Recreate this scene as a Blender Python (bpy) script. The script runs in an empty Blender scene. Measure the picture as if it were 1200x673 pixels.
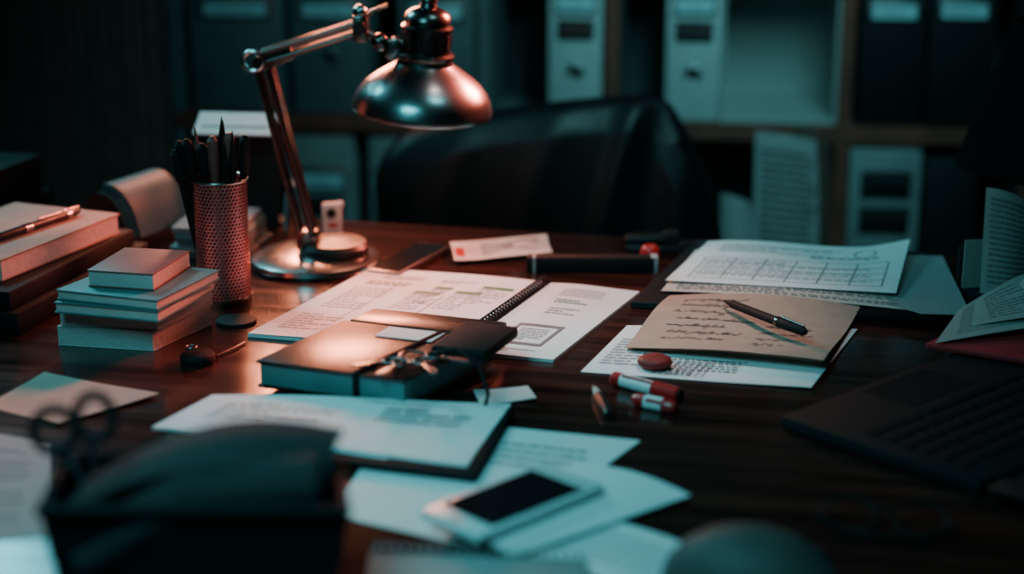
import bpy, bmesh, math, random
from mathutils import Vector, Matrix, Euler
R=random.Random(7)
T=0.75            # desk top height (m)
def rad(a): return math.radians(a)

# ------------------------------------------------------------------ materials
def newmat(name):
    m=bpy.data.materials.new(name); m.use_nodes=True
    nt=m.node_tree; b=nt.nodes['Principled BSDF']; return m,nt,b
def mat(name,col,rough=.5,metal=0.,var=.12,scale=30.,bump=0.,bscale=200.,spec=.5,coat=0.,sheen=0.):
    m,nt,b=newmat(name); N=nt.nodes; L=nt.links
    tc=N.new('ShaderNodeTexCoord'); no=N.new('ShaderNodeTexNoise')
    no.inputs['Scale'].default_value=scale; no.inputs['Detail'].default_value=4
    L.new(tc.outputs['Object'],no.inputs['Vector'])
    cr=N.new('ShaderNodeValToRGB')
    cr.color_ramp.elements[0].position=.3; cr.color_ramp.elements[1].position=.7
    cr.color_ramp.elements[0].color=[c*(1-var) for c in col]+[1]
    cr.color_ramp.elements[1].color=[min(1,c*(1+var)) for c in col]+[1]
    L.new(no.outputs['Fac'],cr.inputs['Fac']); L.new(cr.outputs['Color'],b.inputs['Base Color'])
    b.inputs['Roughness'].default_value=rough; b.inputs['Metallic'].default_value=metal
    b.inputs['Specular IOR Level'].default_value=spec; b.inputs['Coat Weight'].default_value=coat
    if bump>0:
        n2=N.new('ShaderNodeTexNoise'); n2.inputs['Scale'].default_value=bscale; n2.inputs['Detail'].default_value=6
        L.new(tc.outputs['Object'],n2.inputs['Vector'])
        bp=N.new('ShaderNodeBump'); bp.inputs['Strength'].default_value=bump; bp.inputs['Distance'].default_value=.01
        L.new(n2.outputs['Fac'],bp.inputs['Height']); L.new(bp.outputs['Normal'],b.inputs['Normal'])
    return m
def wood_mat():
    m,nt,b=newmat('desk_walnut'); N=nt.nodes; L=nt.links
    tc=N.new('ShaderNodeTexCoord'); mp=N.new('ShaderNodeMapping')
    mp.inputs['Scale'].default_value=(1.2,22,10)
    L.new(tc.outputs['Object'],mp.inputs['Vector'])
    n1=N.new('ShaderNodeTexNoise'); n1.inputs['Scale'].default_value=2.2; n1.inputs['Detail'].default_value=8; n1.inputs['Distortion'].default_value=.6
    L.new(mp.outputs['Vector'],n1.inputs['Vector'])
    cr=N.new('ShaderNodeValToRGB'); e=cr.color_ramp.elements
    e[0].position=.32; e[0].color=(.014,.0040,.0032,1); e[1].position=.72; e[1].color=(.100,.026,.018,1)
    x=e.new(.5); x.color=(.042,.012,.009,1)
    L.new(n1.outputs['Fac'],cr.inputs['Fac']); L.new(cr.outputs['Color'],b.inputs['Base Color'])
    mr=N.new('ShaderNodeMapRange'); mr.inputs['To Min'].default_value=.12; mr.inputs['To Max'].default_value=.26
    L.new(n1.outputs['Fac'],mr.inputs['Value']); L.new(mr.outputs['Result'],b.inputs['Roughness'])
    bp=N.new('ShaderNodeBump'); bp.inputs['Strength'].default_value=.08; bp.inputs['Distance'].default_value=.003
    L.new(n1.outputs['Fac'],bp.inputs['Height']); L.new(bp.outputs['Normal'],b.inputs['Normal'])
    b.inputs['Specular IOR Level'].default_value=.55
    return m
def emis(name,col,st):
    m,nt,b=newmat(name)
    b.inputs['Base Color'].default_value=(*col,1); b.inputs['Emission Color'].default_value=(*col,1); b.inputs['Emission Strength'].default_value=st
    return m

WOOD=wood_mat()
PAPER=mat('paper_white',(.80,.79,.79),.7,var=.03,bump=.08,bscale=60)
PAPER2=mat('paper_warm',(.60,.50,.45),.75,var=.05,bump=.1,bscale=60)
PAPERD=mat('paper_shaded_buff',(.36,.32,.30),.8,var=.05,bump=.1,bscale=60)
KRAFT=mat('paper_kraft',(.44,.28,.22),.75,var=.08,bump=.12,bscale=70)
PAPERG=mat('paper_grey',(.30,.31,.31),.8,var=.05)
PAPERM=mat('paper_mid_grey',(.20,.215,.215),.8)
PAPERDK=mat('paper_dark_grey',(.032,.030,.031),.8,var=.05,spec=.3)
INK=mat('ink_black',(.05,.045,.05),.6)
INKG=mat('ink_grey',(.17,.165,.18),.6)
INKL=mat('ink_light_grey',(.34,.32,.34),.6)
GREEN=mat('ink_green',(.02,.20,.08),.6)
RED=mat('red_plastic',(.62,.015,.015),.35,coat=.4)
REDP=mat('red_card',(.40,.014,.02),.7)
BLACK=mat('black_plastic',(.012,.013,.015),.35)
BLACKM=mat('black_matte',(.009,.009,.010),.7,spec=.25)
BLACKG=mat('black_glass',(.006,.007,.009),.12)
LEATH=mat('black_leather',(.0045,.0045,.005),.45,bump=.12,bscale=70,spec=.3)
LEATHB=mat('black_leather_book',(.016,.010,.008),.30,bump=.05,bscale=250,spec=.85)
CHROME=mat('brushed_chrome',(.46,.46,.45),.25,metal=1,var=.08,scale=60)
SHADEM=mat('shade_brushed_steel',(.36,.39,.40),.27,metal=1,var=.08,scale=60)
DCHROME=mat('dark_chrome',(.20,.17,.16),.26,metal=1)
STEELB=mat('steel_grey',(.30,.32,.33),.35,metal=1)
ROSE=mat('mesh_rose_metal',(.62,.20,.20),.38,metal=.7)
TEALC=mat('teal_cover',(.10,.22,.23),.5)
PAGES=mat('book_pages',(.60,.55,.53),.8,var=.12,scale=8,bump=.2,bscale=150)
REDBK=mat('dusty_red_cover',(.26,.09,.08),.5)
WBIND=mat('binder_white',(.32,.37,.37),.5,var=.05)
PHW=mat('phone_white',(.70,.73,.74),.3,var=.02)
DBIND=mat('binder_dark',(.075,.100,.108),.6)
BBIND=mat('binder_black',(.006,.007,.009),.6,spec=.3)
LABEL=mat('binder_label',(.30,.55,.60),.5,var=.05)
SHELFW=mat('shelf_dark_laminate',(.09,.105,.11),.6,var=.04)
CUBBY=mat('cubby_white_laminate',(.27,.30,.295),.5,var=.04)
SHELFE=mat('shelf_edge_wood',(.13,.038,.024),.6,var=.3,scale=15)
WALLM=mat('wall_paint_dark',(.035,.045,.05),.85,var=.1,scale=3,bump=.05)
RIB=mat('ribbed_panel',(.11,.080,.076),.8,spec=.2)
FLOORM=mat('floor_carpet',(.03,.032,.035),.95,var=.2,scale=80,bump=.3,bscale=300)
CEILM=mat('ceiling_paint',(.10,.11,.11),.9)
SHADEIN=mat('shade_inner_white',(.6,.6,.58),.5)
LAMPBLK=mat('lamp_black_fabric',(.004,.004,.004),.95,bump=.2,spec=.1)

# ------------------------------------------------------------------ mesh builder
class B:
    def __init__(s,name,zoff=T):
        s.name=name; s.v=[]; s.f=[]; s.m=[]; s.mats=[]; s.z=zoff
    def mi(s,m):
        if m not in s.mats: s.mats.append(m)
        return s.mats.index(m)
    def add(s,vs,fs,m,M=None):
        o=len(s.v); k=s.mi(m)
        for p in vs:
            p=Vector(p)
            if M is not None: p=M@p
            s.v.append(p)
        for f in fs: s.f.append([i+o for i in f]); s.m.append(k)
    def bm(s,bm,m,M=None):
        bm.verts.ensure_lookup_table()
        for i,v in enumerate(bm.verts): v.index=i
        s.add([v.co.copy() for v in bm.verts],[[v.index for v in f.verts] for f in bm.faces],m,M); bm.free()
    def box(s,c,size,m,rz=0,bev=0,M=None,rot=None,seg=2):
        bm=bmesh.new(); bmesh.ops.create_cube(bm,size=1)
        for v in bm.verts: v.co=Vector((v.co.x*size[0],v.co.y*size[1],v.co.z*size[2]))
        if bev>0: bmesh.ops.bevel(bm,geom=bm.edges[:],offset=bev,segments=seg,profile=.5,affect='EDGES')
        X=Matrix.Translation(c)@(Euler(rot).to_matrix().to_4x4() if rot else Matrix.Rotation(rz,4,'Z'))
        if M is not None: X=M@X
        s.bm(bm,m,X)
    def prism(s,q,z0,z1,m,bev=0,M=None):
        n=len(q); bm=bmesh.new()
        a=[bm.verts.new((p[0],p[1],z0)) for p in q]; b=[bm.verts.new((p[0],p[1],z1)) for p in q]
        bm.faces.new(a[::-1]); bm.faces.new(b)
        for i in range(n): bm.faces.new((a[i],a[(i+1)%n],b[(i+1)%n],b[i]))
        bmesh.ops.recalc_face_normals(bm,faces=bm.faces[:])
        if bev>0: bmesh.ops.bevel(bm,geom=bm.edges[:],offset=bev,segments=2,profile=.5,affect='EDGES')
        s.bm(bm,m,M)
    def lathe(s,prof,m,M=None,seg=40,a0=0,a1=2*math.pi):
        full=abs(a1-a0-2*math.pi)<1e-6; n=seg if full else seg+1
        vs=[];fs=[]
        for r,z in prof:
            for i in range(n):
                a=a0+(a1-a0)*i/seg; vs.append((r*math.cos(a),r*math.sin(a),z))
        for j in range(len(prof)-1):
            for i in range(seg):
                k=(i+1)%n; fs.append([j*n+i,j*n+k,(j+1)*n+k,(j+1)*n+i])
        s.add(vs,fs,m,M)
    def tube(s,pts,r,m,seg=12,M=None,caps=True,closed=False):
        P=[Vector(p) for p in pts]; n=len(P); rr=r if isinstance(r,(list,tuple)) else [r]*n
        vs=[];fs=[]; up=Vector((0,0,1)); prev=None
        for i in range(n):
            if closed: t=P[(i+1)%n]-P[i-1]
            else: t=P[min(i+1,n-1)]-P[max(i-1,0)]
            t.normalize()
            if prev is None:
                a=up if abs(t.z)<.9 else Vector((1,0,0)); x=t.cross(a).normalized()
            else:
                x=(prev-t*prev.dot(t)).normalized()
            prev=x; y=t.cross(x)
            for k in range(seg):
                an=2*math.pi*k/seg; vs.append(P[i]+(x*math.cos(an)+y*math.sin(an))*rr[i])
        for i in range(n if closed else n-1):
            j=(i+1)%n
            for k in range(seg):
                l=(k+1)%seg; fs.append([i*seg+k,i*seg+l,j*seg+l,j*seg+k])
        if caps and not closed:
            fs.append(list(range(seg))[::-1]); fs.append([(n-1)*seg+k for k in range(seg)])
        s.add(vs,fs,m,M)
    def torus(s,c,R_,r,m,M=None,rot=None,seg=28,sy=1):
        pts=[Vector((R_*math.cos(2*math.pi*i/seg),R_*sy*math.sin(2*math.pi*i/seg),0)) for i in range(seg)]
        X=Matrix.Translation(c)@(Euler(rot).to_matrix().to_4x4() if rot else Matrix.Identity(4))
        if M is not None: X=M@X
        s.tube(pts,r,m,seg=8,M=X,closed=True)
    def sphere(s,c,r,m,sc=(1,1,1),M=None,rz=0):
        bm=bmesh.new(); bmesh.ops.create_uvsphere(bm,u_segments=28,v_segments=16,radius=r)
        X=Matrix.Translation(c)@Matrix.Rotation(rz,4,'Z')@Matrix.Diagonal((*sc,1))
        if M is not None: X=M@X
        s.bm(bm,m,X)
    def done(s,sharp=35):
        me=bpy.data.meshes.new(s.name); me.from_pydata([(p.x,p.y,p.z+s.z) for p in s.v],[],s.f)
        for m in s.mats: me.materials.append(m)
        me.polygons.foreach_set('material_index',s.m)
        me.polygons.foreach_set('use_smooth',[True]*len(me.polygons))
        me.update(); me.set_sharp_from_angle(angle=rad(sharp))
        c=sum((Vector(v.co) for v in me.vertices),Vector())/max(1,len(me.vertices))
        me.transform(Matrix.Translation(-c))
        o=bpy.data.objects.new(s.name,me); o.location=c; bpy.context.collection.objects.link(o); return o

class Sheet:
    """a sheet of paper: 4 corners (c0=top-left c1=top-right c2=bottom-right c3=bottom-left as read) + curl"""
    def __init__(s,b,c,z,m,curl=None,n=22,back=True):
        s.b=b; s.c=[Vector((p[0],p[1],(p[2] if len(p)>2 else z))) for p in c]; s.curl=curl
        vs=[];fs=[]
        for j in range(n+1):
            for i in range(n+1): vs.append(s.p(i/n,j/n))
        N=(n+1)*(n+1); t=Vector((0,0,.0005))
        vs+= [v-t for v in vs]
        for j in range(n):
            for i in range(n):
                a=j*(n+1)+i; q=[a,a+n+1,a+n+2,a+1]; fs.append(q); fs.append([k+N for k in q[::-1]])
        for i in range(n):
            for a,c2 in ((i,i+1),(n*(n+1)+i+1,n*(n+1)+i),((i+1)*(n+1),i*(n+1)),(i*(n+1)+n,(i+1)*(n+1)+n)):
                fs.append([a,c2,c2+N,a+N])
        b.add(vs,fs,m)
    def p(s,u,v):
        c=s.c; q=c[0].lerp(c[1],u).lerp(c[3].lerp(c[2],u),v)
        if s.curl: q=q+Vector((0,0,s.curl(u,v)))
        return q
    def patch(s,u0,v0,u1,v1,m,dz=.0005):
        n=max(1,int(max(abs(u1-u0),abs(v1-v0))*16))
        vs=[];fs=[]
        if abs(u1-u0)>=abs(v1-v0):
            for i in range(n+1):
                u=u0+(u1-u0)*i/n; vs+=[s.p(u,v0),s.p(u,v1)]
        else:
            for i in range(n+1):
                v=v0+(v1-v0)*i/n; vs+=[s.p(u0,v),s.p(u1,v)]
        for i in range(n): fs.append([2*i,2*i+1,2*i+3,2*i+2])
        s.b.add([p+Vector((0,0,dz)) for p in vs],fs,m)
    def words(s,u0,v0,u1,v1,rows,m,h=.45,fill=.9,wl=(.02,.07)):
        dv=(v1-v0)/rows
        for r in range(rows):
            u=u0; end=u0+(u1-u0)*(fill+(1-fill)*R.random())*(1 if R.random()<.8 else .5)
            while u<end:
                w=min(R.uniform(*wl),end-u); s.patch(u,v0+dv*r,u+w,v0+dv*(r+h),m); u+=w+.009
    def ribbon(s,pts,w,m):
        vs=[];fs=[]
        for i,(u,v) in enumerate(pts):
            a=pts[max(0,i-1)]; c=pts[min(len(pts)-1,i+1)]
            dx,dy=c[0]-a[0],c[1]-a[1]; l=math.hypot(dx,dy) or 1
            nx,ny=-dy/l*w,dx/l*w
            vs+=[s.p(u+nx,v+ny)+Vector((0,0,.0006)),s.p(u-nx,v-ny)+Vector((0,0,.0006))]
        for i in range(len(pts)-1): fs.append([2*i,2*i+1,2*i+3,2*i+2])
        s.b.add(vs,fs,m)
    def scribble(s,u0,v0,L,m,amp=.032,slope=0,w=.0015):
        # cursive handwriting: joined letters of random height and width
        u=0;pts=[];lean=.012
        while u<L:
            hgt=R.choice((.35,.35,.45,.5,.4,1.0,1.3))*amp; wd=R.uniform(.006,.012); dn=R.random()<.12
            for k in range(9):
                t=k/8; y=math.sin(t*math.pi)*hgt*(-1 if not dn else .8)
                x=u+wd*t+lean*(-y/amp)-.004*math.sin(t*2*math.pi)
                pts.append((u0+x,v0+slope*u+y))
            u+=wd
            if R.random()<.14:
                s.ribbon(pts,w,m); pts=[]; u+=R.uniform(.008,.018)
        if len(pts)>2: s.ribbon(pts,w,m)
    def grid(s,u0,v0,u1,v1,nu,nv,m,w=.002):
        for i in range(nu+1):
            u=u0+(u1-u0)*i/nu; s.patch(u-w/2,v0,u+w/2,v1,m)
        for j in range(nv+1):
            v=v0+(v1-v0)*j/nv; s.patch(u0,v-w/2,u1,v+w/2,m)

def book(b,q,z0,z1,cover,pages=PAGES,inset=.003,ct=.002):
    c=Vector((sum(p[0] for p in q)/4,sum(p[1] for p in q)/4))
    ins=[(p[0]+(c.x-p[0])*inset*12,p[1]+(c.y-p[1])*inset*12) for p in q]
    b.prism(q,z0,z0+ct,cover,.0006); b.prism(ins,z0+ct,z1-ct,pages); b.prism(q,z1-ct,z1,cover,.0006)
def off(q,dx,dy,ang=0):
    c=Vector((sum(p[0] for p in q)/4,sum(p[1] for p in q)/4)); M=Matrix.Rotation(rad(ang),2)
    return [tuple(c+M@(Vector(p)-c)+Vector((dx,dy))) for p in q]

# ------------------------------------------------------------------ room (aligned with the shelf, turned 6.7 deg)
SF=Matrix.Translation((0,3.3,0))@Matrix.Rotation(rad(-6.7),4,'Z')
def slab(name,lo,hi,m):
    b=B(name,0); c=[(lo[i]+hi[i])/2 for i in range(3)]; b.box(c,[hi[i]-lo[i] for i in range(3)],m,M=SF); return b.done()
slab('floor',(-2.6,-4.6,-.1),(2.6,.5,0),FLOORM)
slab('ceiling',(-2.6,-4.6,2.7),(2.6,.5,2.8),CEILM)
slab('wall_back',(-2.6,.4,0),(2.6,.5,2.7),WALLM)
slab('wall_front',(-2.6,-4.7,0),(2.6,-4.6,2.7),WALLM)
slab('wall_left',(-2.7,-4.6,0),(-2.6,.5,2.7),WALLM)
slab('wall_right',(2.6,-4.6,0),(2.7,.5,2.7),WALLM)
b=B('ribbed_wall_panel',0)
vs=[];fs=[];n=420
for i in range(n+1):
    s_=-2.55+1.855*i/n; d=-.01+.005*math.sin(i/n*1.87/.024*2*math.pi)
    vs+=[(s_,d,.02),(s_,d,2.6),(s_,.02,.02),(s_,.02,2.6)]
for i in range(n):
    a=4*i; fs.append([a,a+4,a+5,a+1]); fs.append([a+1,a+5,a+7,a+3]); fs.append([a+2,a+3,a+7,a+6])
fs.append([4*n,4*n+1,4*n+3,4*n+2])
b.add(vs,fs,RIB,SF); b.done(60)

# shelf unit
b=B('office_shelf',0)
xs=[-.672,-.055,.194,.640,.99]   # vertical divider centres
def sbox(lo,hi,m,bev=0): b.box([(lo[i]+hi[i])/2 for i in range(3)],[hi[i]-lo[i] for i in range(3)],m,M=SF,bev=bev)
for x in xs+[1.6]:
    sbox((x-.013,.012,0),(x+.013,.36,2.1),SHELFW)
    if x>0: sbox((x-.013,0,0),(x+.013,.012,2.1),SHELFE)
    else: sbox((x-.013,0,0),(x+.013,.012,2.1),DBIND)
for zz in (.03,.36,T-.012,T+.40,T+.80,T+1.32):
    sbox((-.68,.012,zz-.013),(1.61,.36,zz+.013),SHELFW); sbox((-.68,-.001,zz-.018),(1.61,.012,zz+.014),SHELFE)
sbox((-.68,.35,0),(1.61,.365,2.1),SHELFW)
sbox((.404,.02,T+.0012),(.626,.348,T+.006),CUBBY); sbox((.404,.340,T+.006),(.626,.349,T+.385),CUBBY)
sbox((.620,.014,T+.002),(.6265,.348,T+.385),CUBBY); sbox((.404,.016,T+.002),(.409,.348,T+.385),CUBBY)
b.done()

def binder(s0,s1,zb,h,body,inset=.01,slot=True,hz=.5,lab=True,depth=.29,lz=.66,hole=True,windows=False):
    b=B('ring_binder',T)
    def bx(lo,hi,m,bev=0): b.box([(lo[i]+hi[i])/2 for i in range(3)],[hi[i]-lo[i] for i in range(3)],m,M=SF,bev=bev)
    w=s1-s0; bx((s0,inset,zb),(s1,inset+depth,zb+h),body,.004)
    if lab:
        bx((s0+w*.12,inset-.003,zb+h*lz),(s1-w*.12,inset+.002,zb+h*(lz+.14)),STEELB,.001)
        bx((s0+w*.17,inset-.004,zb+h*(lz+.02)),(s1-w*.17,inset-.002,zb+h*(lz+.10)),LABEL)
        bx((s0+w*.22,inset-.0045,zb+h*(lz+.05)),(s1-w*.30,inset-.003,zb+h*(lz+.062)),INKG)
    if slot:
        bx((s0+w*.16,inset-.003,zb+h*.50),(s1-w*.16,inset+.002,zb+h*.625),BLACK,.001)
        bx((s0+w*.22,inset-.004,zb+h*.54),(s1-w*.22,inset-.002,zb+h*.585),STEELB)
    if windows:
        for z in (.27,.20):
            b.box(((s0+s1)/2+.002,inset-.002,zb+z),(.096,.006,.052),BLACK,M=SF,bev=.002)
            b.box(((s0+s1)/2+.002,inset-.0056,zb+z+.008),(.074,.002,.012),STEELB,M=SF)
    if hole:
        c=((s0+s1)/2,inset-.001,zb+h*hz)
        b.torus(c,.014,.003,STEELB,M=SF,rot=(rad(90),0,0))
        b.lathe([(0,0),(.012,0)],BLACKM,M=SF@Matrix.Translation((c[0],c[1]-.0005,c[2]))@Matrix.Rotation(rad(90),4,'X'),seg=20)
    b.done()
ZB=.003
binder(-.645,-.455,ZB,.32,DBIND,slot=False,hz=.45,hole=False,lz=.58)
binder(-.44,-.285,ZB,.32,DBIND,slot=False,hz=.35,lz=.58)
binder(-.225,-.075,ZB,.32,DBIND,slot=False,hz=.33,lz=.58)
binder(.070,.174,ZB,.31,WBIND,hz=.30)
binder(.297,.402,ZB,.31,WBIND,hz=.30)
binder(.662,.785,ZB,.32,BBIND,slot=False,hole=False,lz=.62)
binder(.790,.915,ZB,.32,BBIND,slot=False,hole=False,lz=.63)
ZL=-.375
DW=mat('binder_grey',(.15,.18,.185),.55)
binder(-.455,-.32,ZL,.335,DW,slot=True,hz=.3)
binder(-.29,-.205,ZL,.335,DW,slot=True,hz=.3)
binder(.655,.790,ZL,.335,DW,hz=.40,inset=-.02,lab=False,slot=False,windows=True)
binder(.80,.90,ZL,.32,BBIND,slot=False,lab=False,hole=False)
binder(.05,.16,ZL,.32,BBIND,slot=False,lab=False,hole=False)

# loose papers standing in front of the lower shelf
b=B('standing_papers')
def vsheet(b,x0,x1,y,zb,zt,m,bend=.02,lines=0,lean=.04,n=14,ink=INKG):
    vs=[];fs=[]
    def P(u,v): return Vector((x0+(x1-x0)*u+.01*math.sin(v*3)*u, y+lean*v-bend*math.sin(u*math.pi)*(1-.3*v)+.03*max(0,v-.8)**1*u, zb+(zt-zb)*v-.02*u*u*v))
    for j in range(n+1):
        for i in range(n+1): vs.append(P(i/n,j/n))
    for j in range(n):
        for i in range(n): a=j*(n+1)+i; fs.append([a,a+1,a+n+2,a+n+1])
    b.add(vs,fs,m)
    for k in range(lines):
        v=.92-.8*k/lines; u=.1
        while u<.85:
            w=R.uniform(.04,.12); q=[P(u,v),P(u+w,v),P(u+w,v-.3/lines),P(u,v-.3/lines)]
            b.add([p+Vector((0,-.002,0)) for p in q],[[0,1,2,3]],ink); u+=w+.02
vsheet(b,.445,.556,3.03,-.36,.024,PAPERM,lines=22,ink=PAPERDK)
vsheet(b,.52,.585,3.06,-.36,.028,mat('brown_card',(.06,.035,.028),.8))
vsheet(b,.385,.44,3.02,-.36,-.09,PAPERM)
b.box((.48,3.09,-.385),(.34,.20,.02),BLACKM,rz=rad(-6.7))
for dx in(-.15,.15): b.box((.48+dx,3.09,-.57),(.02,.18,.36),BLACKM,rz=rad(-6.7))
b.done()

# ------------------------------------------------------------------ desk
DM=Matrix.Translation((-.258,2.504,T))@Matrix.Rotation(rad(-12),4,'Z')
me=B('office_desk',0)
me.box((.15,-.72,-.02),(2.7,1.44,.04),WOOD,bev=.004)
for px in(-1.1,1.4): me.box((px,-.72,-.395),(.04,1.3,.70),WOOD,bev=.002)
me.box((.15,-1.25,-.25),(2.46,.02,.40),WOOD)
o=me.done(); o.matrix_world=DM@Matrix.Translation(o.location)

# ------------------------------------------------------------------ leather chair
b=B('leather_office_chair')
out=[(-.19,-.30),(-.222,-.15),(-.226,-.05),(-.222,.02),(-.195,.065),(-.15,.092),(-.08,.108),(0,.121),(.07,.130),(.13,.136),(.194,.142),(.235,.140),(.262,.125),(.285,.09),(.305,.055),(.325,.01),(.345,-.06),(.352,-.14),(.33,-.30),(.2,-.33),(.05,-.34),(-.1,-.33)]
def catm(P,k=4):
    o=[];n=len(P)
    for i in range(n):
        a,b_,c,d=[Vector(P[(i+j-1)%n]) for j in range(4)]
        for q in range(k):
            t=q/k; o.append(.5*((2*b_)+(-a+c)*t+(2*a-5*b_+4*c-d)*t*t+(-a+3*b_-3*c+d)*t*t*t))
    return o
O=catm(out,8); n=len(O); cen=Vector((.06,-.10))
prof=[(0,.050)]+[(k/30,.050-.012*(k/30)**2) for k in range(1,25)]+[(.84,.036),(.92,.030),(.975,.016),(1,0),(.985,-.022),(.93,-.040),(.5,-.055),(0,-.06)]
vs=[];fs=[]
def fold(x,z):
    w=0
    for (fx,sl,am,wd) in((.15,.28,.012,.020),(.215,.15,-.012,.022),(.275,.05,.012,.018),(-.12,.25,.007,.035),(.02,.35,.006,.03)):
        dd=(x-fx-sl*(z+.05)); w+=am*math.exp(-(dd/wd)**2)
    return w
for sc,dy in prof:
    for k,p in enumerate(O):
        q=cen+(p-cen)*sc
        wr=fold(q.x,q.y)*(1 if sc<.95 else 0) if dy>0 else 0
        vs.append((q.x, 2.76-dy-wr+.12*max(0,q.y+.1)**1.2*1.2 , q.y))
for j in range(len(prof)-1):
    for k in range(n):
        l=(k+1)%n; fs.append([j*n+k,j*n+l,(j+1)*n+l,(j+1)*n+k])
b.add(vs,fs,LEATH)
b.box((.06,2.50,-.30),(.50,.50,.11),LEATH,bev=.035,seg=4)
b.box((.06,2.80,-.32),(.10,.05,.30),BLACK,bev=.01)
b.tube([(.06,2.52,-.36),(.06,2.52,-.66)],.03,CHROME)
for k in range(5):
    a=k*2*math.pi/5+.3; e=(.06+.29*math.cos(a),2.52+.29*math.sin(a))
    b.tube([(.06,2.52,-.65),(e[0],e[1],-.68)],[.028,.016],BLACK)
    b.sphere((e[0],e[1],-.72),.03,BLACK,(1,.6,1))
b.done(60)

# ------------------------------------------------------------------ desk lamp
b=B('desk_lamp')
bx,by=-.275,2.262
L=Matrix.Translation((-.271,by,0))
b.lathe([(0,0),(.088,0),(.090,.004),(.088,.010),(.080,.014),(.060,.017),(.050,.019),(0,.02)],CHROME,L,56)
b.lathe([(.046,.018),(.047,.026),(.042,.032),(.026,.034),(.016,.036),(0,.037)],mat('lamp_collar_black',(.02,.018,.018),.4,metal=.5),L@Matrix.Translation((.028,.0,0)),40)
b.box((bx-.004,by,.036),(.030,.034,.026),DCHROME,bev=.004)
b.tube([(bx-.004,by-.021,.040),(bx-.004,by+.021,.040)],.006,CHROME)
J=Vector((-.335,2.27,.278))
for dy in(-.011,.011):
    b.tube([(bx+.006,by+dy,.03),(J.x+.012,J.y+dy,J.z-.01)],.0055,DCHROME)
    b.tube([(bx-.014,by+dy,.04),(J.x-.006,J.y+dy,J.z)],.0042,DCHROME)
b.tube([(bx-.010,by,.10),(-.322,2.268,.235)],.0035,BLACK)
b.torus((J.x-.008,J.y-.018,J.z+.003),.013,.0035,CHROME,rot=(rad(90),0,0))
b.tube([(J.x,J.y-.02,J.z),(J.x,J.y+.02,J.z)],.009,DCHROME)
K=Vector((-.205,2.272,.322))
b.box(((J.x+.02),J.y,J.z+.006),(.05,.020,.022),DCHROME,rot=(0,rad(-20),0),bev=.003)
for dz in(.0,.014):
    b.tube([(J.x,J.y-.009,J.z+dz-.002),(K.x,K.y-.009,K.z+dz-.006)],.0038,DCHROME)
    b.tube([(J.x,J.y+.009,J.z+dz-.002),(K.x,K.y+.009,K.z+dz-.006)],.0038,DCHROME)
b.box((K.x+.004,K.y,K.z),(.020,.03,.036),DCHROME,bev=.004)
b.tube([(K.x+.003,K.y-.024,K.z+.005),(K.x+.003,K.y+.024,K.z+.005)],.008,CHROME)
b.sphere((K.x+.004,K.y-.004,K.z+.022),.010,CHROME)
b.tube([(K.x+.01,K.y,K.z-.005),(-.178,2.272,.306),(-.152,2.275,.300)],.006,DCHROME)
b.tube([(K.x+.01,K.y,K.z+.012),(-.185,2.27,.345),(-.165,2.272,.352)],.0025,DCHROME)
b.sphere((-.176,2.268,.304),.012,DCHROME)
b.box((-.157,2.27,.295),(.016,.022,.030),CHROME,bev=.003,rot=(0,rad(25),0))
S=Matrix.Translation((-.121,2.275,.215))@Matrix.Rotation(rad(4.5),4,'Y')@Matrix.Rotation(rad(3),4,'X')
b.lathe([(.094,-.006),(.095,-.002),(.0935,.003),(.0915,.012),(.086,.022),(.077,.033),(.066,.042),(.053,.051),(.043,.057),(.038,.061),(.037,.066)],SHADEM,S,64)
b.lathe([(.094,-.006),(.092,-.004),(.090,.010),(.084,.020),(.075,.031),(.052,.048),(.036,.058),(.030,.062),(0,.064)],SHADEIN,S,64)
b.lathe([(.037,.066),(.0385,.068),(.0385,.073),(.0335,.076),(.0325,.080),(.0325,.104),(.0345,.106),(.0345,.110),(.030,.113),(.029,.118),(.031,.120),(.029,.127),(.021,.133),(.012,.136),(.010,.142),(.012,.146),(.010,.152),(0,.154)],DCHROME,S,48)
for k in range(14):
    a=k*2*math.pi/14
    b.box((.0328*math.cos(a),.0328*math.sin(a),.092),(.002,.005,.018),BLACKM,rz=a,M=S)
b.sphere((0,0,.030),.022,emis('bulb_warm',(1,.40,.24),20.0),(1,1,1.1),M=S)
b.done(40)

# ------------------------------------------------------------------ pencil cup (wire mesh, real holes)
cx,cy=-.366,2.085
def meshcup():
    rows,seg=34,40; bm=bmesh.new(); G=[]
    for j in range(rows+1):
        G.append([bm.verts.new((.0335*math.cos(2*math.pi*(i+j*.5)/seg),.0335*math.sin(2*math.pi*(i+j*.5)/seg),.006+.152*j/rows)) for i in range(seg)])
    for j in range(rows):
        for i in range(seg): bm.faces.new((G[j][i],G[j][(i+1)%seg],G[j+1][(i+1)%seg],G[j+1][i]))
    bmesh.ops.wireframe(bm,faces=bm.faces[:],thickness=.0019,offset=0,use_replace=True,use_even_offset=True)
    return bm
b=B('pencil_cup'); C=Matrix.Translation((cx,cy,0))
b.bm(meshcup(),ROSE,C)
b.lathe([(0,.003),(.034,.003),(.035,0),(.035,.008),(.0335,.009)],DCHROME,C)
b.torus((0,0,.160),.0345,.0022,CHROME,M=C)
b.done(50)
b=B('pencils_and_pens')
pens=[(-.012,.008,.004,.012,.236,'p'),(.012,.0,.018,-.006,.222,'p'),(-.018,-.004,-.044,.0,.208,'t'),(-.004,-.012,-.034,-.008,.212,'t'),(.006,.014,.004,.02,.230,'p'),(.018,.008,.030,.01,.213,'t'),(-.014,.014,-.028,.018,.222,'p'),(.0,.0,-.006,.0,.214,'t'),(.008,-.012,.010,-.014,.208,'p'),(-.02,.004,-.048,-.006,.198,'t'),(0,.01,.012,.01,.216,'t'),(-.01,0,-.018,.0,.205,'t')]
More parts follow.
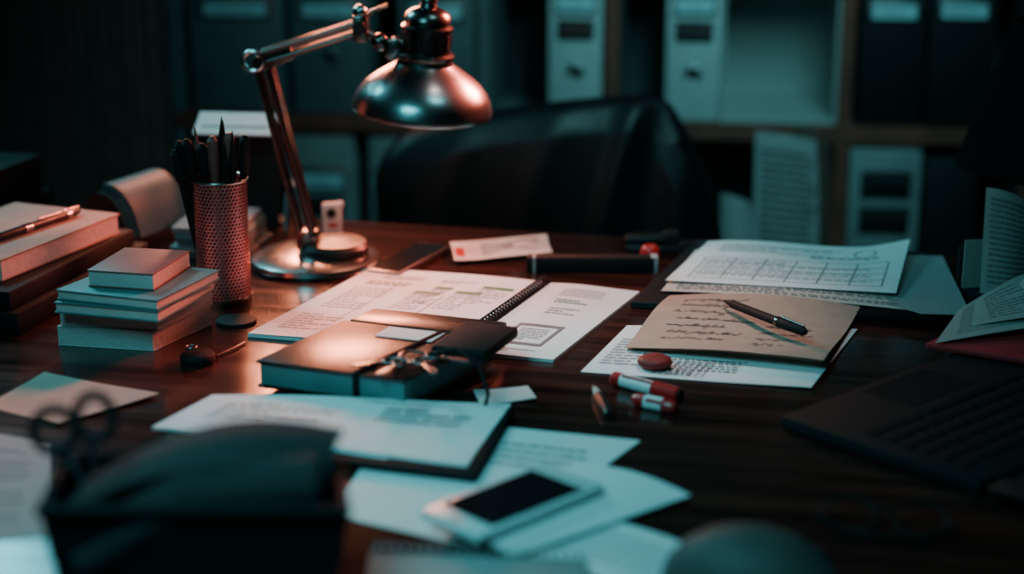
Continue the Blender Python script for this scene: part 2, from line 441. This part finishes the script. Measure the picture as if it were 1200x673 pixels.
for x0,y0,x1,y1,z,k in pens:
    a=Vector((cx+x0,cy+y0,.006)); e=Vector((cx+x1*1.1,cy+y1,z)); d=e-a
    m=[BLACKM,BLACKM,REDBK][R.randrange(3)]
    if k=='p': b.tube([a,a+d*.84,a+d*.845,e],[.005,.005,.0048,.0006],m,seg=6)
    else: b.tube([a,a+d*.78,a+d*.80,a+d*.97,e],[.0055,.0055,.0078,.007,.003],m,seg=12)
b.done(30)

# ------------------------------------------------------------------ book stack left
b=B('book_stack')
q=[(-.534,1.905),(-.417,1.883),(-.366,1.985),(-.488,2.010)]
book(b,q,0,.024,PAGES,ct=.001,inset=.001); book(b,off(q,.003,.002,2),.0245,.046,PAGES,ct=.001,inset=.001)
q2=off([(-.533,1.862),(-.405,1.825),(-.362,1.955),(-.485,1.985)],.004,.022)
book(b,q2,.0465,.060,TEALC,inset=.002); book(b,off(q2,.004,.002,-3),.0605,.073,TEALC,inset=.002)
q3=[(-.492,1.900),(-.412,1.882),(-.388,1.985),(-.470,2.000)]
book(b,q3,.0735,.094,REDBK,inset=.002)
b.done()

# far-left stack
b=B('book_stack')
q=[(-.527,2.226),(-.62,1.992),(-.778,2.055),(-.685,2.289)]
b.prism([(-.50,2.27),(-.59,1.94),(-.85,2.01),(-.76,2.34)],0,.028,BLACKM,.003)
b.prism([(-.515,2.25),(-.60,1.95),(-.84,2.02),(-.755,2.32)],.0285,.052,BLACKM,.003)
book(b,q,.0525,.080,KRAFT,inset=.002)
b.done()
b=B('book_stack')
b.prism([(-.69,2.50),(-.73,2.355),(-.95,2.41),(-.91,2.555)],0,.05,BLACKM,.003)
b.prism([(-.70,2.49),(-.735,2.365),(-.94,2.42),(-.90,2.545)],.051,.105,BLACKM,.003)
b.done()
b=B('ballpoint_pen')
a=Vector((-.665,2.035,.0865)); e=Vector((-.578,2.215,.0865)); d=e-a
b.tube([a,a+d*.12,a+d*.15,a+d*.95,e],[.001,.004,.0055,.0055,.003],BLACK)
b.tube([a+d*.45,a+d*.52],.0062,CHROME); b.tube([a+d*.86,a+d*.9],.0062,CHROME)
b.tube([a+d*.6+Vector((.0,0,.0065)),e+Vector((0,0,.0065))],.0014,CHROME); b.done()

# papers & curled magazines behind the cup
b=B('paper_pile')
for k in range(5):
    qq=off([(-.47,2.29),(-.375,2.27),(-.355,2.40),(-.45,2.42)],R.uniform(-.006,.006),R.uniform(-.005,.005),R.uniform(-4,4))
    b.prism(qq,.0+.009*k,.008+.009*k,[DBIND,PAPERM,DBIND,TEALC,PAPERM][k],.0006)
b.done()
def curled(ox,oy,w,r0,h,cols,wy=.10,end=.95):
    b=B('curled_magazine')
    for k,cc in enumerate(cols):
        vs=[];fs=[];n=22
        for i in range(n+1):
            a=math.pi*(i/n)*end
            for ww in(0,1):
                r=r0+.004*k
                vs.append((ox+w*ww-math.cos(a)*r*.9+.006*k, oy+wy*ww+.02*math.cos(a), .002+math.sin(a)*(h+.006*k)))
        for i in range(n): fs.append([2*i,2*i+1,2*i+3,2*i+2])
        b.add(vs,fs,cc)
    b.done(60)
curled(-.585,2.36,.05,.045,.075,[PAPERM,PAPERM,TEALC])
curled(-.312,2.39,-.01,.018,.078,[PAPERM,TEALC],wy=.04,end=.9)
b=B('desk_calendar')
Cm=Matrix.Translation((-.402,2.487,.0))@Matrix.Rotation(rad(-6),4,'Z')
b.prism([(-.06,-.012),(.06,-.012),(.06,.03),(-.06,.03)],.0,.006,BLACKM,M=Cm)
b.box((0,-.002,.075),(.116,.004,.16),BLACKM,rot=(rad(-14),0,0),M=Cm)
b.box((0,-.022,.155),(.118,.05,.003),PAPER,rot=(rad(28),0,0),M=Cm)
b.box((0,-.030,.1525),(.10,.004,.0008),INKG,rot=(rad(28),0,0),M=Cm)
b.done()

b=B('correction_tape')
Sm=Matrix.Translation((-.262,2.41,0))@Matrix.Rotation(rad(15),4,'Z')
b.box((0,0,.025),(.028,.014,.050),PAPER,bev=.004,M=Sm); b.lathe([(0,0),(.007,0),(.007,.003),(0,.003)],BLACK,Sm@Matrix.Translation((-.002,-.007,.036))@Matrix.Rotation(rad(90),4,'X'),20)
b.box((.013,0,.047),(.008,.010,.008),PAPER,bev=.002,M=Sm); b.box((.0,-.0075,.018),(.012,.001,.006),RED,M=Sm); b.done()

# ------------------------------------------------------------------ phones
def phone(q,z0,th,body,sx=.92,sy=.92):
    b=B('smartphone'); b.prism(q,z0,z0+th,body,.0025)
    Q=[Vector(p) for p in q]
    def bi(u,v): return Q[0].lerp(Q[1],u).lerp(Q[3].lerp(Q[2],u),v)
    inn=[bi(1-sx,1-sy),bi(sx,1-sy),bi(sx,sy),bi(1-sx,sy)]
    b.prism(inn,z0+th-.0004,z0+th+.0004,BLACKG)
    return b,bi
b,_=phone([(-.195,2.203),(-.150,2.182),(-.088,2.322),(-.134,2.345)],0,.009,STEELB,.95,.97); b.done()

b=B('crumpled_receipt')
s=Sheet(b,[(-.089,2.346),(.050,2.398),(.057,2.300),(-.079,2.248)],.002,PAPER2,curl=lambda u,v:.004+.005*math.sin(u*9+v*3)*math.sin(v*3.1)+.008*max(0,.25-u))
s.words(.3,.2,.9,.8,5,INKG,fill=.9,wl=(.03,.1)); s.patch(.52,.25,.62,.7,INKG); s.patch(.03,.5,.12,.8,RED); b.done(60)

b=B('pen_case')
b.box((.106,2.222,.011),(.172,.022,.022),BLACKM,bev=.002,rz=rad(-1)); b.box((.192,2.2215,.011),(.010,.0225,.0225),PAPERG,bev=.001,rz=rad(-1))
b.box((.03,2.2225,.011),(.004,.0225,.0225),PAPERG,rz=rad(-1)); b.done()
b=B('stapler')
Pm=Matrix.Translation((.203,2.325,0))@Matrix.Rotation(rad(-8),4,'Z')
b.box((0,0,.006),(.085,.034,.012),BLACK,bev=.004,M=Pm); b.box((-.005,0,.019),(.08,.026,.012),BLACK,bev=.005,M=Pm,rot=(0,rad(-4),0))
b.lathe([(.013,.022),(.0135,.027),(.011,.031),(0,.032)],BLACKM,Pm@Matrix.Translation((.022,.0,0)))
b.done()
b=B('red_push_button')
b.lathe([(.0,.0),(.013,.0),(.0135,.016),(.012,.021),(.009,.024),(0,.0245)],RED,Matrix.Translation((.190,2.268,.0))); b.done()

# ------------------------------------------------------------------ open spiral notebook
b=B('spiral_notebook')
SPt=(.045,2.153);SPb=(-.072,1.872)
lt=[(-.190,2.221),(SPt[0]-.006,SPt[1]+.002),(SPb[0]-.006,SPb[1]+.002),(-.315,1.935)]
rt=[(SPt[0]+.006,SPt[1]-.002),(.165,2.112),(.047,1.841),(SPb[0]+.006,SPb[1]-.003)]
b.prism(lt,.0005,.0045,PAPER); b.prism(rt,.0005,.0035,PAPER)
s=Sheet(b,lt,.0055,PAPER,curl=lambda u,v:.003*math.sin(u*math.pi)*u)
s.words(.16,.10,.40,.16,2,INKL,wl=(.03,.08)); s.words(.12,.20,.38,.26,2,GREEN,wl=(.02,.05))
for (u0,v0,u1) in((.45,.30,.60),(.52,.22,.62),(.66,.26,.80),(.76,.16,.93)):
    s.patch(u0,v0,u1,v0+.035,GREEN); s.words(u0,v0+.05,u1,v0+.28,7,INKL,wl=(.02,.05),h=.3)
s.words(.10,.30,.34,.62,9,INKL,wl=(.02,.05),h=.35); s.words(.40,.62,.9,.92,7,INKL,fill=.6,h=.25); s.words(.08,.7,.34,.92,7,INKL,h=.3)
s.words(.5,.12,.72,.17,2,INKL)
s.patch(.30,.22,.305,.8,INKL); s.patch(.63,.35,.635,.9,GREEN)
s=Sheet(b,rt,.0045,PAPER,curl=lambda u,v:.003*math.sin((1-u)*math.pi)*(1-u))
s.words(.25,.08,.75,.20,4,INKL,h=.3); s.words(.3,.24,.9,.30,2,GREEN,fill=.6); s.words(.35,.36,.7,.46,3,INKL)
for w in(0,.03):
    for (a,c,d,e) in((.26,.60,.74,.63),(.26,.84,.74,.87),(.26,.60,.30,.87),(.70,.60,.74,.87)): s.patch(a+w,c+w,d-w if d>.5 else d,e-w if e>.7 else e,INKG)
s.words(.34,.66,.66,.82,6,INKL); s.words(.2,.92,.8,.97,2,INKL)
for k in range(34):
    t=k/33; p=Vector((*SPt,0)).lerp(Vector((*SPb,0)),.02+.96*t)
    b.torus((p.x,p.y,.0080),.0068,.0011,BLACKM,rot=(rad(90),0,rad(-20)),seg=14)
b.done(50)

# ------------------------------------------------------------------ documents right
b=B('tablet_folio'); b.prism([(.148,2.051),(.250,2.325),(.575,2.290),(.520,1.985)],.0,.010,BLACK,.003); b.done()
b=B('document_stack')
Sheet(b,[(.262,2.28),(.590,2.255),(.560,1.985),(.50,1.99)],.0125,PAPERG)
s=Sheet(b,[(.255,2.285),(.563,2.24),(.505,2.005),(.190,2.085)],.0135,PAPER2,curl=lambda u,v:.003*math.sin(u*4))
s.words(.05,.55,.95,.97,14,INKG,wl=(.01,.04))
s=Sheet(b,[(.272,2.286,.02),(.546,2.263,.03),(.484,2.06,.018),(.198,2.118,.018)],.02,PAPER,curl=lambda u,v:.006*math.sin(u*5+1)*(1-v)+.012*max(0,u-.8)*5*(1-v)*.5)
s.grid(.08,.42,.93,.90,6,4,INKG,.005); s.words(.1,.46,.9,.86,8,INKL,fill=.9,wl=(.02,.06),h=.3); s.words(.1,.12,.7,.3,4,INKL,h=.3); s.words(.55,.30,.9,.36,1,INKL)
s.ribbon([(.80+.05*math.cos(a/3),.20+.09*math.sin(a/3)) for a in range(20)],.003,INKG)
b.done(60)
b=B('loose_document')
s=Sheet(b,[(.140,1.978),(.418,1.964),(.326,1.752),(.077,1.808)],.0015,PAPER,curl=lambda u,v:.004*max(0,u-.6)*v)
s.words(.04,.3,.3,.85,10,INKL); s.words(.30,.66,.66,.96,7,INKG,wl=(.01,.03)); s.grid(.34,.70,.52,.95,6,6,INKG,.004)
b.done(60)
b=B('kraft_envelope')
fc=lambda u,v:.005*math.sin(u*3.1)+.004*math.sin(v*5+u*3)+.010*max(0,u-.7)*v
Sheet(b,[(.197,2.072),(.425,2.030),(.344,1.806),(.134,1.884)],.0065,KRAFT,curl=fc)
s=Sheet(b,[(.200,2.074),(.433,2.026),(.347,1.800),(.131,1.878)],.0105,KRAFT,curl=fc)
for k in range(7):
    s.scribble(.10+.05*R.random(),.18+.105*k,R.uniform(.28,.40),INK,slope=-.08)
    if k<4: s.scribble(.58+.05*R.random(),.50+.11*k,R.uniform(.15,.26),INK,slope=-.05)
b.done(60)
b=B('ballpoint_pen')
a=Vector((.337,1.862,.030)); e=Vector((.258,1.998,.027)); d=e-a
b.tube([a,a+d*.03,a+d*.30,a+d*.32,a+d*.88,a+d*.9,e],[.003,.0055,.0062,.0056,.0050,.0035,.0008],BLACKM)
b.tube([a+d*.30,a+d*.33],.0066,DCHROME); b.tube([a+d*.02+Vector((0,0,.0065)),a+d*.28+Vector((0,0,.0075))],.0013,DCHROME); b.done()
b=B('red_wax_seal')
b.lathe([(0,.0085),(.0175,.0085),(.020,.012),(.019,.016),(.014,.0185),(0,.019)],mat('wax_red',(.22,.010,.010),.6),Matrix.Translation((.161,1.822,-.004)),32); b.done(60)
b=B('marker_pen')
a=Vector((.111,1.768,.008)); e=Vector((.178,1.714,.008)); d=e-a
b.tube([a,a+d*.04,a+d*.30,a+d*.30,a+d*.98,e],[.005,.0075,.0075,.0078,.0078,.006],PAPER)
b.tube([a-d*.01,a+d*.02,a+d*.14],[.006,.0080,.0080],RED); b.tube([a+d*.62,a+d*.98,a+d*1.01],[.0084,.0082,.006],RED); b.tube([a+d*.985,a+d*1.03],.0066,BLACK)
b.tube([a+d*.14+Vector((0,-.004,.0065)),a+d*.60+Vector((0,-.004,.0068))],.0016,RED); b.done()
b=B('marker_pen')
a=Vector((.128,1.705,.007)); e=Vector((.172,1.678,.007)); d=e-a
b.tube([a,a+d*.1,a+d*.9,e],[.004,.0072,.0075,.005],RED); b.tube([a+d*.3,a+d*.70],.0078,PAPER); b.tube([a+d*.3+Vector((0,-.0065,.004)),a+d*.7+Vector((0,-.0065,.004))],.0022,RED); b.done()
b=B('crayon')
a=Vector((.100,1.660,.006)); e=Vector((.088,1.752,.006)); d=e-a
b.tube([a,a+d*.08,a+d*.6,a+d*.62,e],[.004,.0055,.0055,.005,.0012],BLACK); b.tube([a+d*.62,a+d*.85],[.0052,.0030],PAPER2); b.done()

# ------------------------------------------------------------------ leather organiser + things on it
b=B('leather_organizer')
q=[(-.276,1.742),(-.112,1.677),(-.022,1.815),(-.195,1.884)]
book(b,q,.0065,.038,LEATHB,pages=TEALC,inset=.0025,ct=.004)
A_=Vector((*q[0],0));B_=Vector((*q[1],0));C_=Vector((*q[2],0));D_=Vector((*q[3],0))
p0=A_.lerp(B_,.68);p1=D_.lerp(C_,.68); dr=(p1-p0).normalized()*.0015
b.tube([p0-dr+Vector((0,0,.006)),p0-dr+Vector((0,0,.0385)),p0+Vector((0,0,.0392)),p1+Vector((0,0,.0392)),p1+dr+Vector((0,0,.006))],.0032,BLACKM,seg=8)
b.prism([(-.190,1.893),(-.03,1.832),(-.005,1.885),(-.165,1.94)],.013,.036,LEATHB,.003)
Sheet(b,[(-.140,1.855),(-.075,1.832),(-.09,1.80),(-.155,1.822)],.0395,PAPER,n=4)
b.done()
b=B('leather_wallet'); b.prism([(-.088,1.745),(-.028,1.724),(.008,1.812),(-.052,1.835)],.0405,.054,BLACKM,.004); b.done()
b=B('key_bunch')
b.torus((-.105,1.735,.043),.016,.0018,STEELB,rot=(.1,.1,0))
for k,an in enumerate((200,240,290,330)):
    a=rad(an); K0=Matrix.Translation((-.105+.016*math.cos(a),1.735+.016*math.sin(a),.0425+.0025*k))@Matrix.Rotation(a,4,'Z')
    b.torus((.010,0,0),.009,.0018,STEELB,M=K0,seg=18); b.box((.036,0,0),(.036,.006,.002),STEELB,M=K0,bev=.0005)
    for j in range(3): b.box((.036+.006*j,.004,0),(.003,.003,.002),STEELB,M=K0)
b.tube([(-.09,1.735,.045),(-.06,1.715,.060),(-.035,1.70,.048),(-.025,1.685,.02),(-.03,1.665,.003)],.0022,BLACKM)
b.done()
b=B('name_card'); Sheet(b,[(-.042,1.750),(.017,1.752),(.026,1.715),(-.034,1.704)],.001,PAPER,curl=lambda u,v:.004*u*u,n=6); b.done(60)

# ------------------------------------------------------------------ foreground papers
b=B('clipboard')
b.prism([(-.35,1.585),(-.30,1.690),(.002,1.672),(-.035,1.488)],.003,.010,BLACKM,.002)
for k in range(3):
    s=Sheet(b,[(-.311-.003*k,1.700),(-.005+.002*k,1.677),(-.043,1.505+.004*k),(-.362,1.606)],.0112+.0012*k,PAPER,curl=lambda u,v:.002*math.sin(u*5))
s.words(.62,.2,.92,.5,4,INKG,h=.4,wl=(.05,.2)); s.words(.1,.25,.5,.7,6,INKL,h=.3)
b.done(60)
b=B('loose_document')
s=Sheet(b,[(-.120,1.668),(.129,1.600),(-.020,1.345),(-.165,1.420)],.0012,PAPER)
s.words(.5,.15,.9,.4,4,INKL,h=.4); b.done(60)
b=B('folded_brochure')
Sheet(b,[(.062,1.530),(.150,1.462),(.002,1.328),(-.058,1.368)],.0025,PAPER,curl=lambda u,v:.003*math.sin(u*3))
s=Sheet(b,[(.060,1.532),(.164,1.448),(.0,1.318),(-.060,1.365)],.005,PAPER,curl=lambda u,v:.009*math.sin(u*math.pi*.9))
b.done(60)
b,bi=phone([(-.082,1.378),(-.029,1.322),(.085,1.434),(.030,1.486)],.0165,.008,PHW,.93,.86)
c=bi(.5,.065); b.lathe([(0,.0246),(.004,.0246),(.0045,.0249)],STEELB,Matrix.Translation((c.x,c.y,0)),20)
b.done()
b=B('loose_document'); s=Sheet(b,[(.060,1.425),(.178,1.331),(.13,1.24),(.01,1.33)],.0008,PAPER,curl=lambda u,v:.004*u*(1-u)*4); s.words(.1,.2,.9,.8,6,INKL,h=.3); b.done(60)
b=B('spiral_notepad')
b.prism([(-.119,1.19),(-.120,1.325),(.062,1.309),(.060,1.17)],.001,.010,PAPERG,.001)
for k in range(22):
    t=k/21; b.torus((-.115+.172*t,1.327-.016*t,.008),.0065,.0013,STEELB,rot=(rad(90),0,rad(90)),seg=12)
b.done()
b=B('sticky_note'); Sheet(b,[(-.524,1.805),(-.379,1.728),(-.465,1.642),(-.56,1.70)],.001,KRAFT,curl=lambda u,v:.006*max(0,u-.5)+.004*max(0,.3-v)); b.done(60)
b=B('loose_document'); s=Sheet(b,[(-.62,1.66),(-.462,1.595),(-.407,1.376),(-.56,1.34)],.0008,PAPERG); s.words(.1,.1,.9,.9,14,INKG,h=.3); b.done(60)
b=B('round_tin')
b.lathe([(0,0),(.019,0),(.020,.004),(.020,.010),(.017,.013),(0,.014)],BLACKM,Matrix.Translation((-.358,1.842,0))); b.torus((-.368,1.858,.014),.006,.0012,STEELB); b.tube([(-.34,1.86,.002),(-.325,1.885,.003),(-.315,1.91,.002)],.0015,BLACK); b.done(50)
b=B('coaster'); b.lathe([(0,0),(.024,0),(.025,.002),(.024,.004),(.021,.0045),(0,.0035)],BLACKM,Matrix.Translation((-.338,1.995,0))); b.done(50)

# ------------------------------------------------------------------ front-left box organiser with contents
b=B('desk_organizer_box')
top=[(-.363,1.205),(-.124,1.205),(-.138,1.298),(-.372,1.315)]
c=Vector((-.253,1.258))
bot=[tuple(c+(Vector(p)-c)*.86) for p in top]; inn=[tuple(c+(Vector(p)-c)*.95) for p in top]; ib=[tuple(c+(Vector(p)-c)*.80) for p in top]
vs=[(*p,0) for p in bot]+[(*p,.10) for p in top]+[(*p,.10) for p in inn]+[(*p,.01) for p in ib]
fs=[[3,2,1,0]]
for L0,L1 in((0,4),(4,8),(8,12)):
    for i in range(4): fs.append([L0+i,L0+(i+1)%4,L1+(i+1)%4,L1+i])
fs.append([12,13,14,15]); b.add(vs,fs,BLACKM)
P4=[Vector((*p,.10)) for p in top]; b.tube(P4,.005,BLACKM,closed=True)
b.done(30)
b=B('rolled_paper')
vs=[];fs=[];n=24
for i in range(n+1):
    t=i/n
    for w in range(5):
        ww=w/4
        x=-.345+.200*t+.010*ww; y=1.218+.075*ww; z=.096+.014*t+.026*math.sin(t*3.0)+.018*ww*t+.006*math.sin(ww*3)
        vs.append((x,y,z))
for i in range(n):
    for w in range(4): a=i*5+w; fs.append([a,a+5,a+6,a+1])
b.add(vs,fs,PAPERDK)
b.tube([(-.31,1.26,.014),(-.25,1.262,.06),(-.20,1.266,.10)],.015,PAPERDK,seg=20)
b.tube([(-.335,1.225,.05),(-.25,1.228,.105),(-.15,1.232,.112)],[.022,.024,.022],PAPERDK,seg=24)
b.done(60)
b=B('scissors')
b.torus((-.372,1.298,.130),.017,.0045,BLACKM,rot=(rad(75),rad(10),0)); b.torus((-.338,1.296,.142),.015,.0045,BLACKM,rot=(rad(75),rad(-10),0),sy=1.2)
b.tube([(-.366,1.298,.118),(-.345,1.285,.08),(-.318,1.270,.014)],[.004,.003,.001],STEELB); b.tube([(-.342,1.295,.125),(-.338,1.285,.08),(-.325,1.270,.014)],[.004,.003,.001],STEELB)
b.done()

# ------------------------------------------------------------------ laptop
b=B('laptop')
KEY=mat('laptop_key',(.007,.007,.008),.75,spec=.2)
u0=Vector((.274,1.630)); ex=Vector((.265,.236)).normalized(); ey=Vector((ex.y,-ex.x))
LM=Matrix.Translation((u0.x,u0.y,0))@Matrix(((ex.x,ey.x,0,0),(ex.y,ey.y,0,0),(0,0,1,0),(0,0,0,1)))
b.prism([(0,0),(.35,0),(.35,.235),(0,.235)],.002,.017,BLACKM,.003,M=LM)
b.prism([(.12,.012),(.23,.012),(.23,.075),(.12,.075)],.0168,.0174,KEY,M=LM)
for r in range(6):
    n=14
    for k in range(n):
        if r==0 and 3<k<10:
            if k==4: b.box((.02+.31*(6.5+.5)/n,.092+.021*r,.0174),(.31/n*5.6,.017,.0016),KEY,M=LM,bev=.0005)
            continue
        b.box((.02+.31*(k+.5)/n,.092+.021*r,.0174),(.0185,.017,.0016),KEY,M=LM,bev=.0005)
b.tube([(.03,.238,.014),(.32,.238,.014)],.006,BLACK,M=LM)
Lid=LM@Matrix.Translation((0,.241,.012))@Matrix.Rotation(rad(4),4,'X')
b.prism([(0,0),(.35,0),(.35,.225),(0,.225)],-.003,.003,BLACKM,.002,M=Lid); b.prism([(.01,.012),(.34,.012),(.34,.213),(.01,.213)],.0028,.0034,BLACKM,M=Lid)
b.done()
b=B('reading_glasses')
gm=Matrix.Translation((.330,1.392,.0))@Matrix.Rotation(rad(-12),4,'Z')
for sx in(-.031,.031):
    b.torus((sx,0,.012),.024,.0018,BLACKM,M=gm,rot=(rad(28),0,0),sy=.80)
b.tube([(-.009,.002,.016),(0,.004,.018),(.009,.002,.016)],.0018,BLACKM,M=gm)
for sx in(-1,1): b.tube([(sx*.054,.003,.014),(sx*.058,-.01,.010),(sx*.03,-.022,.004),(-sx*.04,-.026-.004*sx,.003)],.0018,BLACKM,M=gm)
b.done()
b=B('computer_mouse')
b.sphere((.195,1.258,.004),.064,mat('mouse_grey',(.085,.068,.064),.6),(1.2,.76,.90),rz=rad(-20))
o=b.done(50)
for v in o.data.vertices:
    w=v.co.z+o.location.z
    if w<T+.0008: v.co.z=T+.0008-o.location.z

# ------------------------------------------------------------------ right hand papers
b=B('red_folder'); b.prism([(.468,1.835),(.586,1.959),(.80,1.86),(.70,1.70)],.020,.026,REDP,.001); b.prism([(.57,1.915),(.60,1.95),(.80,1.858),(.78,1.835)],.0,.0195,BLACKM,.001); b.done()
b=B('document_stack')
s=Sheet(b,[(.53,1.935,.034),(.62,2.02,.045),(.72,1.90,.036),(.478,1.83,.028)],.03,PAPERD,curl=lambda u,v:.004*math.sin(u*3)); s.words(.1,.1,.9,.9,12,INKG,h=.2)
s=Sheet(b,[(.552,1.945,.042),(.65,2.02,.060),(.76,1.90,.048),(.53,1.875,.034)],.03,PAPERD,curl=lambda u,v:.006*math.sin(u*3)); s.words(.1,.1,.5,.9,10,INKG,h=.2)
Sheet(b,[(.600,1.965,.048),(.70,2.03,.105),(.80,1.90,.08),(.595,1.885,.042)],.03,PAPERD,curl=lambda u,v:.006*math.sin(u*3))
b.done(60)
b=B('paper_receipt')
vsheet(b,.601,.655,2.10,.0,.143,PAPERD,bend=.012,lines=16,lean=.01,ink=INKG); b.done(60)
b=B('letter_holder')
b.box((.64,2.135,.03),(.12,.012,.06),BLACKM,bev=.002); b.box((.64,2.115,.003),(.12,.06,.006),BLACKM,bev=.001)
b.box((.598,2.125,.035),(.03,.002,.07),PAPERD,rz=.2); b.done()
b=B('table_lamp')
Tm=Matrix.Translation((.76,2.28,0))
b.lathe([(0,0),(.06,0),(.062,.006),(.02,.014),(.008,.03),(.008,.20)],BLACK,Tm); b.lathe([(.15,.135),(.085,.33),(.083,.33),(.148,.135)],LAMPBLK,Tm,56); b.torus((0,0,.135),.15,.002,LAMPBLK,M=Tm,seg=48)
for k in range(3):
    a=k*2.094; b.tube([(0,0,.2),(.10*math.cos(a),.10*math.sin(a),.28)],.0015,BLACK,M=Tm)
b.done(50)

# ------------------------------------------------------------------ lights
def area(name,loc,tgt,size,col,power,sy=None,spread=None):
    l=bpy.data.lights.new(name,'AREA'); l.energy=power; l.color=col; l.size=size
    if sy: l.shape='RECTANGLE'; l.size_y=sy
    if spread: l.spread=rad(spread)
    o=bpy.data.objects.new(name,l); bpy.context.collection.objects.link(o)
    o.location=(loc[0],loc[1],loc[2]+T); o.rotation_euler=(Vector(tgt)-Vector(loc)).to_track_quat('-Z','Y').to_euler(); return o
def spot(name,loc,tgt,col,power,ang,blend=1,r=.06):
    l=bpy.data.lights.new(name,'SPOT'); l.energy=power; l.color=col; l.spot_size=rad(ang); l.spot_blend=blend; l.shadow_soft_size=r
    o=bpy.data.objects.new(name,l); bpy.context.collection.objects.link(o)
    o.location=(loc[0],loc[1],loc[2]+T); o.rotation_euler=(Vector(tgt)-Vector(loc)).to_track_quat('-Z','Y').to_euler(); return o
spot('key_spot',(.30,2.15,1.5),(.12,2.03,0),(1,.82,.79),60,27)
area('teal_fill_front',(-.6,.7,1.3),(-.05,1.5,0),.6,(.14,.74,.84),3.2,spread=70)
area('teal_shelf_light',(.5,1.9,1.5),(.30,3.3,.1),.5,(.28,.82,.86),4.6,spread=70)
area('red_glow_back',(-.34,3.0,.47),(-.20,1.85,.03),.22,(1,.28,.14),2.2,spread=70)
area('red_rim_light',(.45,2.75,.62),(-.38,2.03,.06),.2,(1,.18,.12),2.2,spread=40)
area('teal_back_light',(-1.2,2.9,1.2),(-.3,2.1,.1),.4,(.15,.65,.75),3.8,spread=70)

w=bpy.data.worlds.new('world'); bpy.context.scene.world=w; w.use_nodes=True
w.node_tree.nodes['Background'].inputs[0].default_value=(.10,.22,.25,1); w.node_tree.nodes['Background'].inputs[1].default_value=.03

# ------------------------------------------------------------------ camera
cd=bpy.data.cameras.new('camera'); cam=bpy.data.objects.new('camera',cd); bpy.context.collection.objects.link(cam)
cd.lens=60; cd.sensor_width=36; cam.location=(0,0,T+.636); cam.rotation_euler=(rad(73.5),0,0)
cd.dof.use_dof=True; cd.dof.focus_distance=2.04; cd.dof.aperture_fstop=1.55; cd.clip_start=.05
bpy.context.scene.camera=cam
